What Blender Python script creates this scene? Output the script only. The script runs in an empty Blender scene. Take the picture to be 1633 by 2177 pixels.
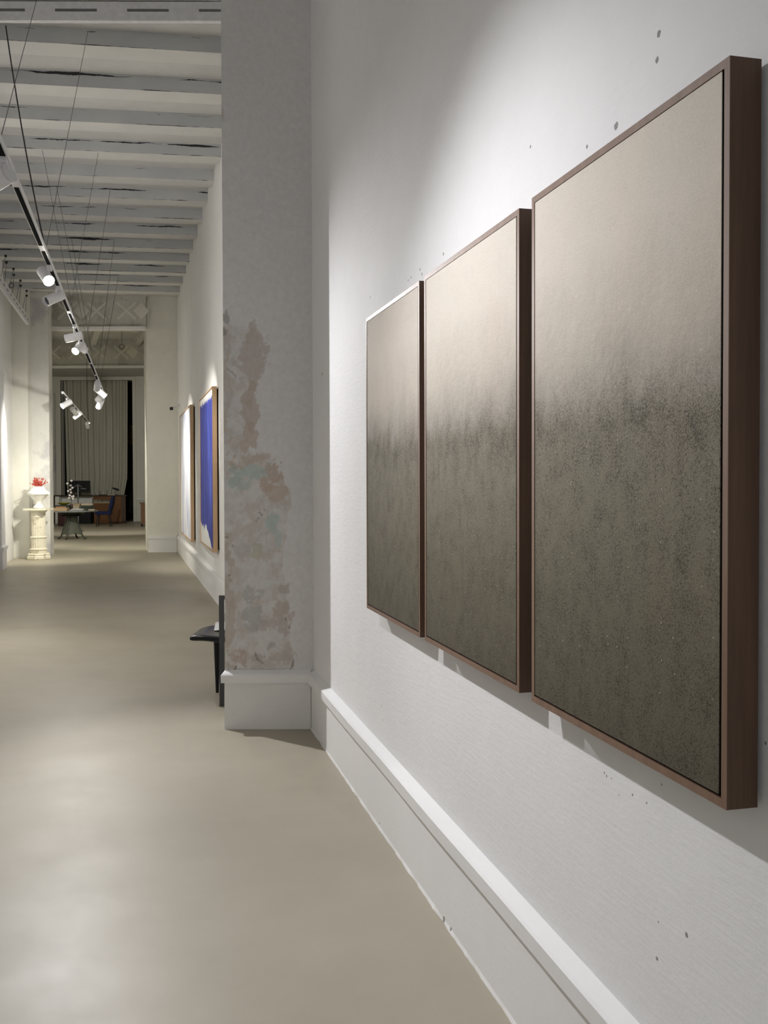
import bpy, bmesh, math, random
from mathutils import Vector, Matrix, noise
random.seed(7)
SC = bpy.context.scene
COL = SC.collection
PI = math.pi

# ------------------------------------------------------------------ camera
F = 2070.0
H = 1.5
cam_d = bpy.data.cameras.new('camera')
cam_d.sensor_fit = 'VERTICAL'; cam_d.sensor_height = 36.0
cam_d.lens = F / 2177 * 36.0
SHIFT = -22.5 / 2177
cam_d.shift_y = SHIFT
cam_d.clip_end = 200
cam = bpy.data.objects.new('camera', cam_d); COL.objects.link(cam)
PITCH = -0.022; ROLL = -0.003
RM = Matrix.Rotation(PI / 2 + PITCH, 3, 'X') @ Matrix.Rotation(ROLL, 3, 'Z')
cam.matrix_world = Matrix.Translation((0, 0, H)) @ RM.to_4x4()
SC.camera = cam

def ray(u, v):
    return (RM @ Vector(((u - 816.5) / F, (1088.5 - v) / F + SHIFT * 2177 / F, -1.0)))
def atY(u, v, Y):
    r = ray(u, v); k = Y / r.y
    return Vector((r.x * k, Y, H + r.z * k))
def flr(u, v):
    r = ray(u, v); k = -H / r.z
    return Vector((r.x * k, r.y * k, 0))

# ------------------------------------------------------------------ materials
MATS = {}
def newmat(name):
    m = bpy.data.materials.new(name); m.use_nodes = True
    nt = m.node_tree
    return m, nt, nt.nodes['Principled BSDF']
def N(nt, t, **kw):
    n = nt.nodes.new(t)
    for k, v in kw.items():
        setattr(n, k, v)
    return n
def noise_n(nt, vec, scale, detail=4, rough=.55):
    n = N(nt, 'ShaderNodeTexNoise')
    n.inputs['Scale'].default_value = scale; n.inputs['Detail'].default_value = detail
    n.inputs['Roughness'].default_value = rough
    if vec is not None: nt.links.new(vec, n.inputs['Vector'])
    return n.outputs['Fac']
def ramp(nt, fac, stops):
    r = N(nt, 'ShaderNodeValToRGB')
    e = r.color_ramp.elements
    while len(e) > 1: e.remove(e[-1])
    for i, (p, c) in enumerate(stops):
        if not isinstance(c, tuple): c = (c, c, c)
        if i == 0: x = e[0]; x.position = p
        else: x = e.new(p)
        x.color = (*c, 1)
    nt.links.new(fac, r.inputs['Fac'])
    return r.outputs['Color']
def mth(nt, op, a, b=None, c=None):
    n = N(nt, 'ShaderNodeMath', operation=op)
    for i, x in enumerate((a, b, c)):
        if x is None: continue
        if isinstance(x, (int, float)): n.inputs[i].default_value = x
        else: nt.links.new(x, n.inputs[i])
    return n.outputs[0]
def mixc(nt, fac, a, b, mode='MIX'):
    n = N(nt, 'ShaderNodeMix', data_type='RGBA', blend_type=mode)
    if isinstance(fac, (int, float)): n.inputs[0].default_value = fac
    else: nt.links.new(fac, n.inputs[0])
    for i, x in ((6, a), (7, b)):
        if isinstance(x, tuple): n.inputs[i].default_value = (*x, 1)
        else: nt.links.new(x, n.inputs[i])
    return n.outputs[2]
def bump(nt, bs, h, strength=.3, dist=.01, prev=None):
    b = N(nt, 'ShaderNodeBump'); b.inputs['Strength'].default_value = strength
    b.inputs['Distance'].default_value = dist
    nt.links.new(h, b.inputs['Height'])
    if prev is not None: nt.links.new(prev, b.inputs['Normal'])
    nt.links.new(b.outputs[0], bs.inputs['Normal'])
    return b.outputs[0]
def pos(nt):
    return N(nt, 'ShaderNodeNewGeometry').outputs['Position']
def scaled(nt, vec, s):
    n = N(nt, 'ShaderNodeMapping'); n.inputs['Scale'].default_value = s
    nt.links.new(vec, n.inputs['Vector']); return n.outputs[0]

def simple(name, c, rough=.5, metal=0.0, spec=.5, var=.08, scale=20, coat=0):
    m, nt, bs = newmat(name)
    tc = N(nt, 'ShaderNodeTexCoord').outputs['Object']
    n = noise_n(nt, tc, scale)
    lo = tuple(x * (1 - var) for x in c); hi = tuple(min(1, x * (1 + var)) for x in c)
    nt.links.new(ramp(nt, n, [(.3, lo), (.7, hi)]), bs.inputs['Base Color'])
    bs.inputs['Roughness'].default_value = rough; bs.inputs['Metallic'].default_value = metal
    bs.inputs['Specular IOR Level'].default_value = spec
    bs.inputs['Coat Weight'].default_value = coat
    MATS[name] = m
    return m

def plaster(name, c, var=.03, bstr=.35, rough=.75, spots=(), fine=1.0, stain=None):
    m, nt, bs = newmat(name)
    p = pos(nt)
    n1 = noise_n(nt, p, 1.3, 5); n2 = noise_n(nt, p, 7, 6, .6)
    mix = mth(nt, 'ADD', mth(nt, 'MULTIPLY', n1, .6), mth(nt, 'MULTIPLY', n2, .4))
    lo = tuple(x * (1 - var) for x in c); hi = tuple(min(1, x * (1 + var)) for x in c)
    colr = ramp(nt, mix, [(.35, lo), (.65, hi)])
    if stain:
        s1 = noise_n(nt, p, stain[1], 7, .62)
        colr = mixc(nt, ramp(nt, s1, [(stain[2], 0.0), (stain[2] + .07, 1.0)]), colr, stain[0])
    acc = None
    for (q, r) in spots:
        d = N(nt, 'ShaderNodeVectorMath', operation='DISTANCE')
        nt.links.new(p, d.inputs[0]); d.inputs[1].default_value = q
        # ragged edge
        dd = mth(nt, 'ADD', d.outputs['Value'], mth(nt, 'MULTIPLY', noise_n(nt, p, 140, 2), r * .9))
        f = mth(nt, 'LESS_THAN', dd, r * 1.35)
        acc = f if acc is None else mth(nt, 'MAXIMUM', acc, f)
    if acc is not None:
        colr = mixc(nt, mth(nt, 'MULTIPLY', acc, .75), colr, (.10, .09, .085))
    nt.links.new(colr, bs.inputs['Base Color'])
    # trowel marks: stretched noise + lumps + grain
    st = noise_n(nt, scaled(nt, p, (2.0, 2.0, 14.0)), 5.0, 6, .6)
    h = mth(nt, 'ADD', mth(nt, 'MULTIPLY', st, .45), mth(nt, 'MULTIPLY', noise_n(nt, p, 28 * fine, 5, .6), .5))
    h = mth(nt, 'ADD', h, mth(nt, 'MULTIPLY', noise_n(nt, p, 2.2, 2), 2.2))
    if acc is not None: h = mth(nt, 'SUBTRACT', h, mth(nt, 'MULTIPLY', acc, .8))
    bump(nt, bs, h, bstr, .012)
    bs.inputs['Roughness'].default_value = rough
    bs.inputs['Specular IOR Level'].default_value = .25
    MATS[name] = m
    return m

def wood(name, c1, c2, rough=.45, axis='Z', scale=1.0):
    m, nt, bs = newmat(name)
    tc = N(nt, 'ShaderNodeTexCoord').outputs['Object']
    s = {'Z': (28, 28, 1.6), 'X': (1.6, 28, 28), 'Y': (28, 1.6, 28)}[axis]
    v = scaled(nt, tc, tuple(k * scale for k in s))
    n = noise_n(nt, v, 1.0, 6, .6)
    f = noise_n(nt, v, 5.0, 3, .6)
    mx = mth(nt, 'ADD', mth(nt, 'MULTIPLY', n, .75), mth(nt, 'MULTIPLY', f, .25))
    nt.links.new(ramp(nt, mx, [(.3, c1), (.7, c2)]), bs.inputs['Base Color'])
    bs.inputs['Roughness'].default_value = rough
    bs.inputs['Specular IOR Level'].default_value = .35
    bump(nt, bs, mx, .15, .002)
    MATS[name] = m
    return m

# wall frames ------------------------------------------------------------
AW = 1.04
dR = Vector((-.2428, .9700, 0)).normalized(); nR = Vector((dR.y, -dR.x, 0))       # near right wall, n into the wall
def W(s, t, z): return Vector((AW, 0, 0)) + dR * s - nR * t + Vector((0, 0, z))
AF = 1.158
dF = Vector((-.2588, .9659, 0)).normalized(); nF = Vector((dF.y, -dF.x, 0))
def WF(s, t, z): return Vector((AF, 0, 0)) + dF * s - nF * t + Vector((0, 0, z))
ANG_R = math.atan2(dR.y, dR.x); ANG_F = math.atan2(dF.y, dF.x)
def hit_wall(u, v, A=AW, n=nR, t=0):
    r = ray(u, v); o = Vector((0, 0, H))
    k = (Vector((A, 0, 0)) - n * t - o).dot(n) / r.dot(n)
    return o + r * k
wall_spots = [(1401, 72, .010), (1397, 128, .009), (1310, 268, .012), (1128, 312, .006), (1248, 312, .007), (893, 573, .008),
              (897, 583, .008), (874, 590, .007), (868, 596, .007), (943, 540, .008), (787, 632, .008),
              (1397, 2038, .006), (1460, 1988, .007), (868, 520, .0), (685, 795, .014), (812, 1500, .006), (815, 1530, .005), (1290, 1650, .004), (1345, 1690, .004),
              (1375, 1707, .004), (1285, 1643, .004), (1407, 1668, .004), (1628, 1580, .004), (1300, 1655, .003), (1316, 1690, .003), (1400, 1960, .003)]
sp = [(tuple(hit_wall(u, v)), r * .8) for (u, v, r) in wall_spots if r > 0]
plaster('near wall plaster', (.80, .80, .805), .025, .22, .7, sp)
plaster('white plaster', (.79, .785, .77), .03, .25)
plaster('warm plaster', (.74, .73, .67), .04, .4)
plaster('baseboard paint', (.80, .80, .80), .02, .10, .6, [(tuple(hit_wall(945, 1955, t=.02)), .012), (tuple(hit_wall(960, 1975, t=.02)), .008), (tuple(hit_wall(808, 1750, t=.02)), .006)])
plaster('trim paint', (.81, .81, .81), .02, .10, .5)
plaster('stained plaster', (.66, .65, .62), .06, .5, .8, (), 1, ((.50, .49, .50), .9, .50))
plaster('frieze relief', (.70, .69, .63), .05, .4)
plaster('frieze plaster', (.58, .57, .53), .10, .5, .8, (), 1, ((.46, .45, .42), 3.0, .52))
plaster('ceiling board', (.54, .535, .52), .06, .5, .85)

def joist_mat():
    m, nt, bs = newmat('joist paint')
    p = pos(nt)
    base = ramp(nt, noise_n(nt, p, 2.0, 5), [(.3, (.55, .55, .55)), (.7, (.61, .605, .59))])
    z = N(nt, 'ShaderNodeSeparateXYZ'); nt.links.new(p, z.inputs[0])
    sy = N(nt, 'ShaderNodeSeparateXYZ'); nt.links.new(N(nt, 'ShaderNodeNewGeometry').outputs['Normal'], sy.inputs[0])
    # long ragged cracks where a board has shrunk away from the ceiling and thin open joints along the lower edge
    lv = scaled(nt, p, (1.0, 1.0, 3.0))
    wob = mth(nt, 'MULTIPLY', mth(nt, 'SUBTRACT', noise_n(nt, lv, 3.0, 5, .7), .5), .055)
    zz = mth(nt, 'ADD', z.outputs['Z'], wob)
    d1 = mth(nt, 'ABSOLUTE', mth(nt, 'SUBTRACT', zz, 5.317))
    th = mth(nt, 'MULTIPLY', mth(nt, 'SUBTRACT', noise_n(nt, p, 1.15, 3, .6), .50), .085)
    c1 = mth(nt, 'LESS_THAN', d1, th)
    d2 = mth(nt, 'ABSOLUTE', mth(nt, 'SUBTRACT', z.outputs['Z'], 5.204))
    th2 = mth(nt, 'MULTIPLY', mth(nt, 'SUBTRACT', noise_n(nt, p, 1.7, 4, .7), .50), .035)
    c2 = mth(nt, 'LESS_THAN', d2, th2)
    c = mth(nt, 'MAXIMUM', c1, c2)
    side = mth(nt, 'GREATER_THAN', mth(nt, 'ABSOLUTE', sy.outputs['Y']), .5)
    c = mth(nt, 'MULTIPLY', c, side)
    side_shade = mixc(nt, 1.0, base, (.92, .94, .975), 'MULTIPLY')  # cooler, darker tint puts shade into the upright faces
    colr = mixc(nt, side, mixc(nt, 1.0, base, (1.02, 1.01, .985), 'MULTIPLY'), side_shade)  # slightly brighter undersides, light put into the same white paint
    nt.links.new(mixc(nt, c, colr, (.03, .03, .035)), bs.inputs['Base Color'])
    bs.inputs['Roughness'].default_value = .8
    bump(nt, bs, noise_n(nt, scaled(nt, p, (3, 30, 30)), 1.0, 4), .3, .01)
    MATS['joist paint'] = m
joist_mat()

def floor_mat():
    m, nt, bs = newmat('polished screed')
    p = pos(nt)
    n = noise_n(nt, p, .55, 6, .6); n2 = noise_n(nt, p, 3.0, 5, .6)
    mx = mth(nt, 'ADD', mth(nt, 'MULTIPLY', n, .65), mth(nt, 'MULTIPLY', n2, .35))
    base = ramp(nt, mx, [(.30, (.352, .318, .250)), (.5, (.39, .354, .281)), (.70, (.425, .386, .312))])
    nt.links.new(base, bs.inputs['Base Color'])
    nt.links.new(ramp(nt, noise_n(nt, p, 1.6, 5, .6), [(.3, .40), (.7, .50)]), bs.inputs['Roughness'])
    bs.inputs['Specular IOR Level'].default_value = .25
    bump(nt, bs, mth(nt, 'ADD', noise_n(nt, p, 1.1, 3), mth(nt, 'MULTIPLY', noise_n(nt, p, 9, 4), .15)), .10, .02)
    MATS['polished screed'] = m
floor_mat()

def sand_mat():
    m, nt, bs = newmat('sanded panel')
    p = pos(nt)
    sep = N(nt, 'ShaderNodeSeparateXYZ'); nt.links.new(p, sep.inputs[0])
    big = noise_n(nt, scaled(nt, p, (1, 1, .45)), 6.0, 6, .62)
    z = mth(nt, 'ADD', sep.outputs['Z'], mth(nt, 'MULTIPLY', mth(nt, 'SUBTRACT', big, .5), .16))
    f = N(nt, 'ShaderNodeMapRange'); f.inputs[1].default_value = .95; f.inputs[2].default_value = 2.19
    nt.links.new(z, f.inputs[0])
    base = ramp(nt, f.outputs[0], [(.0, (.108, .092, .062)), (.22, (.150, .131, .089)), (.42, (.215, .190, .140)), (.545, (.265, .234, .182)),
                                   (.60, (.41, .37, .32)), (.70, (.61, .54, .465)), (.85, (.76, .68, .60)), (1.0, (.77, .70, .62))])
    # olive / umber drift
    drift = noise_n(nt, scaled(nt, p, (1, 1, .6)), 3.5, 4, .6)
    base = mixc(nt, ramp(nt, drift, [(.35, 0.0), (.65, .45)]), base, mixc(nt, 1.0, base, (.92, 1.0, 1.0), 'MULTIPLY'))
    mott = noise_n(nt, scaled(nt, p, (1, 1, .8)), 17, 5, .68)
    g = noise_n(nt, p, 520, 2, .7)
    g2 = noise_n(nt, p, 210, 3, .7)
    dark = ramp(nt, f.outputs[0], [(.0, 1.0), (.55, 1.0), (.66, .16), (1.0, .08)])
    band = ramp(nt, f.outputs[0], [(.42, 0.0), (.535, 1.0), (.58, .6), (.64, 0.0)])
    thr = mth(nt, 'ADD', mth(nt, 'MULTIPLY', g, .55), mth(nt, 'MULTIPLY', g2, .45))
    sb = mth(nt, 'ADD', mth(nt, 'MULTIPLY', mth(nt, 'SUBTRACT', mott, .5), .26), mth(nt, 'MULTIPLY', band, .03))
    spk = ramp(nt, mth(nt, 'SUBTRACT', thr, sb), [(.40, 1.0), (.50, 0.0)])
    base = mixc(nt, mth(nt, 'MULTIPLY', spk, dark), base, mixc(nt, 1.0, base, (.30, .29, .28), 'MULTIPLY'))
    lt = ramp(nt, thr, [(.60, 0.0), (.68, .45)])
    base = mixc(nt, lt, base, mixc(nt, 1.0, base, (1.9, 1.85, 1.75), 'MULTIPLY'))
    v = N(nt, 'ShaderNodeTexVoronoi'); v.inputs['Scale'].default_value = 95; nt.links.new(p, v.inputs['Vector'])
    sel = N(nt, 'ShaderNodeSeparateXYZ'); nt.links.new(v.outputs['Color'], sel.inputs[0])
    gl = mth(nt, 'MULTIPLY', mth(nt, 'LESS_THAN', v.outputs['Distance'], .16), mth(nt, 'GREATER_THAN', sel.outputs['X'], .955))
    base = mixc(nt, mth(nt, 'MULTIPLY', gl, .6), base, (.62, .60, .55))
    nt.links.new(base, bs.inputs['Base Color'])
    lump = noise_n(nt, p, 38, 3, .5)
    h = mth(nt, 'ADD', mth(nt, 'MULTIPLY', thr, .9), mth(nt, 'MULTIPLY', lump, mth(nt, 'MULTIPLY', ramp(nt, f.outputs[0], [(.5, .2), (.6, 1.0), (.72, .9), (.85, .15)]), 1.2)))
    h = mth(nt, 'ADD', h, mth(nt, 'MULTIPLY', gl, 1.0))
    bump(nt, bs, h, .55, .006)
    bs.inputs['Roughness'].default_value = .85
    bs.inputs['Specular IOR Level'].default_value = .3
    MATS['sanded panel'] = m
sand_mat()

def brush_mat(name, stops, lo_edge=None, scale=(2.2, 2.2, .35), zr=(0, 1)):
    m, nt, bs = newmat(name)
    tc = N(nt, 'ShaderNodeTexCoord').outputs['Object']
    n = noise_n(nt, scaled(nt, tc, scale), 3.0, 7, .65)
    c = ramp(nt, n, stops)
    if lo_edge:
        s = N(nt, 'ShaderNodeSeparateXYZ'); nt.links.new(tc, s.inputs[0])
        w = noise_n(nt, scaled(nt, tc, (1, 1, .05)), 14.0, 5, .7)
        w2 = noise_n(nt, tc, 1.5, 2, .5)
        zb = mth(nt, 'ADD', mth(nt, 'MULTIPLY', w, .16), mth(nt, 'MULTIPLY', w2, .45))
        low = mth(nt, 'LESS_THAN', s.outputs['Z'], mth(nt, 'ADD', mth(nt, 'SUBTRACT', zb, .26), mth(nt, 'MULTIPLY', s.outputs['X'], .10)))
        up = mth(nt, 'GREATER_THAN', s.outputs['Z'], mth(nt, 'ADD', mth(nt, 'MULTIPLY', w, -.22), zr[1] + .01))
        c = mixc(nt, mth(nt, 'MAXIMUM', low, up), c, lo_edge)
    nt.links.new(c, bs.inputs['Base Color'])
    bs.inputs['Roughness'].default_value = .7
    MATS[name] = m
brush_mat('blue paint', [(.30, (.020, .026, .17)), (.5, (.030, .042, .29)), (.62, (.055, .085, .42)), (.74, (.13, .18, .55))], (.72, .72, .69), zr=(0, 1.98))
brush_mat('pale brushwork', [(.34, (.30, .33, .55)), (.44, (.55, .57, .72)), (.54, (.80, .80, .80)), (.75, (.84, .84, .83))])

wood('walnut', (.056, .030, .018), (.112, .064, .040), .5)
wood('walnut lit', (.15, .085, .055), (.24, .155, .105), .5)  # paler copy of walnut, lamp light put into the colour of the frame fronts
wood('oak', (.46, .30, .165), (.60, .42, .25), .5)
wood('desk wood', (.10, .042, .014), (.20, .090, .032), .4)
wood('dark wood', (.030, .014, .008), (.06, .028, .014), .4)
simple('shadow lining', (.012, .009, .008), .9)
simple('white metal', (.72, .72, .74), .4)
simple('black slot', (.010, .010, .010), .95, spec=.05)
simple('slot grey', (.16, .16, .16), .9)
simple('black lacquer', (.005, .005, .006), .28, spec=.35)
simple('dark grey metal', (.055, .055, .058), .5)
simple('paper', (.80, .80, .78), .7)
simple('wire', (.10, .10, .10), .5)
simple('black rubber', (.012, .012, .012), .5)
simple('glass lens', (.05, .05, .055), .15)
plaster('antique marble', (.72, .68, .55), .08, .5, .5, (), 2, ((.50, .45, .33), 9.0, .56))
plaster('urn marble', (.80, .79, .74), .05, .3, .4)
simple('coral red', (.50, .085, .055), .8, var=.45, scale=60)
simple('green grey steel', (.10, .11, .085), .5)
simple('steel leg', (.035, .038, .028), .5)
simple('table slate', (.20, .20, .19), .45)
simple('navy velvet', (.006, .012, .06), .9)
simple('black plastic', (.007, .008, .012), .35)
simple('screen glass', (.004, .005, .010), .25)
simple('oxblood leather', (.045, .010, .012), .5)
simple('yellow green', (.36, .34, .03), .5)
simple('tan card', (.42, .30, .18), .7)
simple('salmon card', (.46, .22, .13), .7)
simple('grey card', (.30, .31, .32), .6)
simple('cream card', (.50, .43, .33), .7)
simple('dark green cloth', (.04, .055, .04), .8)
simple('white blossom', (.85, .82, .82), .8)
simple('twig', (.05, .025, .015), .8)
simple('dark vase', (.030, .012, .010), .3)
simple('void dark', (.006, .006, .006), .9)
simple('amber picture', (.22, .14, .05), .7, var=.5, scale=8)
def curtain_mat():
    m, nt, bs = newmat('linen curtain')
    tc = N(nt, 'ShaderNodeTexCoord').outputs['Object']
    nt.links.new(ramp(nt, noise_n(nt, scaled(nt, tc, (5, 5, .3)), 2.0, 4), [(.3, (.50, .49, .43)), (.7, (.58, .57, .50))]), bs.inputs['Base Color'])
    bs.inputs['Roughness'].default_value = .9
    bump(nt, bs, noise_n(nt, tc, 300, 2), .2, .002)
    MATS['linen curtain'] = m
curtain_mat()
def emat(name, c, s):
    m, nt, bs = newmat(name)
    bs.inputs['Emission Color'].default_value = (*c, 1)
    bs.inputs['Emission Strength'].default_value = s
    bs.inputs['Base Color'].default_value = (*c, 1)
    MATS[name] = m
emat('lit lens', (1, .95, .86), 40)
def attr_mat():
    m, nt, bs = newmat('peeled plaster')
    a = N(nt, 'ShaderNodeVertexColor', layer_name='Col')
    p = pos(nt)
    nn = ramp(nt, noise_n(nt, p, 30, 6, .65), [(.3, .93), (.7, 1.05)])
    nt.links.new(mixc(nt, 1.0, a.outputs['Color'], nn, 'MULTIPLY'), bs.inputs['Base Color'])
    h = mth(nt, 'ADD', mth(nt, 'MULTIPLY', noise_n(nt, p, 35, 5, .65), .6), mth(nt, 'MULTIPLY', noise_n(nt, p, 3, 3), 1.8))
    bump(nt, bs, h, .35, .01)
    bs.inputs['Roughness'].default_value = .8; bs.inputs['Specular IOR Level'].default_value = .25
    MATS['peeled plaster'] = m
attr_mat()

# ------------------------------------------------------------------ mesh helpers
class MB:
    def __init__(s): s.bm = bmesh.new()
    def box(s, c, d, rot=None, bev=0):
        r = bmesh.ops.create_cube(s.bm, size=1)
        M = Matrix.Translation(c) @ (rot.to_4x4() if rot else Matrix()) @ Matrix.Diagonal((*d, 1))
        bmesh.ops.transform(s.bm, matrix=M, verts=r['verts'])
        if bev:
            es = list({e for v in r['verts'] for e in v.link_edges})
            bmesh.ops.bevel(s.bm, geom=es, offset=bev, segments=2, affect='EDGES', profile=.6)
        return s
    def bb(s, a, b, bev=0):
        a = Vector(a); b = Vector(b)
        return s.box((a + b) / 2, tuple(abs(x) for x in (b - a)), bev=bev)
    def cyl(s, p1, p2, r1, r2=None, n=16, caps=True):
        p1 = Vector(p1); p2 = Vector(p2); r2 = r1 if r2 is None else r2
        d = p2 - p1
        q = d.to_track_quat('Z', 'Y').to_matrix().to_4x4()
        M = Matrix.Translation((p1 + p2) / 2) @ q
        bmesh.ops.create_cone(s.bm, cap_ends=caps, segments=n, radius1=r1, radius2=r2, depth=d.length, matrix=M)
        return s
    def tube(s, pts, r, n=6):
        for a, b in zip(pts[:-1], pts[1:]): s.cyl(a, b, r, n=n)
        return s
    def sph(s, c, r, sc=(1, 1, 1), u=10, v=7):
        M = Matrix.Translation(c) @ Matrix.Diagonal((*sc, 1))
        bmesh.ops.create_uvsphere(s.bm, u_segments=u, v_segments=v, radius=r, matrix=M)
        return s
    def lathe(s, prof, c=(0, 0, 0), n=32, flute=None):
        c = Vector(c); rings = []
        for (r, z) in prof:
            ring = []
            for i in range(n):
                a = 2 * PI * i / n
                rr = r
                if flute and flute[0] <= z <= flute[1]: rr = r * (1 - flute[2] * (i % 2))
                ring.append(s.bm.verts.new(c + Vector((rr * math.cos(a), rr * math.sin(a), z))))
            rings.append(ring)
        for a, b in zip(rings[:-1], rings[1:]):
            for i in range(n):
                j = (i + 1) % n
                s.bm.faces.new((a[i], a[j], b[j], b[i]))
        s.bm.faces.new(rings[0][::-1]); s.bm.faces.new(rings[-1])
        return s
    def prism(s, pts, v):
        v = Vector(v); a = [s.bm.verts.new(Vector(p)) for p in pts]; b = [s.bm.verts.new(Vector(p) + v) for p in pts]
        s.bm.faces.new(a); s.bm.faces.new(b[::-1])
        for i in range(len(a)):
            j = (i + 1) % len(a); s.bm.faces.new((a[i], b[i], b[j], a[j]))
        return s
    def build(s, name, mat, parent=None, smooth=False, loc=None, local=False):
        bmesh.ops.recalc_face_normals(s.bm, faces=s.bm.faces)
        me = bpy.data.meshes.new(name); s.bm.to_mesh(me); s.bm.free()
        me.materials.append(MATS[mat])
        if smooth:
            me.polygons.foreach_set('use_smooth', [True] * len(me.polygons))
            try: me.set_sharp_from_angle(angle=math.radians(40))
            except Exception: pass
        o = bpy.data.objects.new(name, me); COL.objects.link(o)
        if parent is not None: o.parent = parent
        if loc is not None: o.location = loc
        return o
def thing(name, label, cat, loc=(0, 0, 0), rz=0, group=None):
    o = bpy.data.objects.new(name, None); COL.objects.link(o)
    o.empty_display_size = .1
    o.location = loc; o.rotation_euler = (0, 0, rz)
    o['label'] = label; o['category'] = cat
    if group: o['group'] = group
    return o
def tag(o, label, cat, group=None):
    o['label'] = label; o['category'] = cat
    if group: o['group'] = group
    return o
def st(o, label=None):
    o['kind'] = 'structure'
    if label: o['label'] = label
    return o

# ------------------------------------------------------------------ room shell
ZC = 5.34; ZJ = 5.20
def vwall(name, mat, a, b, thick, z0=0, z1=ZC, label=None):
    """upright wall whose visible face runs a->b (2D) and whose body lies on the right-hand side of that direction"""
    a = Vector((a[0], a[1], 0)); b = Vector((b[0], b[1], 0)); d = (b - a).normalized(); n = Vector((d.y, -d.x, 0)) * thick
    m = MB(); m.prism([a + Vector((0, 0, z0)), b + Vector((0, 0, z0)), b + n + Vector((0, 0, z0)), a + n + Vector((0, 0, z0))], (0, 0, z1 - z0))
    return st(m.build(name, mat), label)
m = MB(); m.bb((-16, -4.5, -.2), (4, 38.5, 0)); st(m.build('floor', 'polished screed'), 'polished beige grey screed floor')
m = MB(); m.bb((-16, -4.5, ZC), (4, 38.5, ZC + .2)); ceil = st(m.build('ceiling', 'ceiling board'), 'white boarded ceiling with painted joists')

nw0 = W(-4.4, 0, 0); nw1 = W(6.16, 0, 0)
vwall('wall_right_near', 'near wall plaster', nw0.xy, nw1.xy, .4, label='white plastered wall carrying the three sand pictures')
fw0 = WF(6.2, 0, 0); fw1 = WF(21.1, 0, 0)
vwall('wall_right_far', 'white plaster', fw0.xy, fw1.xy, .4, label='white wall beyond the pier carrying the two tall pictures')
def LW(Y, off=0): return Vector((-2.47 + off - .2505 * Y, Y, 0))
lw0 = LW(-4.4); lw1 = LW(19.0)
vwall('wall_left', 'white plaster', lw1.xy, lw0.xy, .4, label='white left wall')
# unseen wall behind the camera, its tall opening made up for the fill light
m = MB()
m.bb((-1.9, -4.5, 0), (-1.2, -4.2, ZC)); m.bb((1.7, -4.5, 0), (2.6, -4.2, ZC)); m.bb((-1.2, -4.5, 4.2), (1.7, -4.2, ZC))
st(m.build('wall_front', 'white plaster'))
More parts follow.
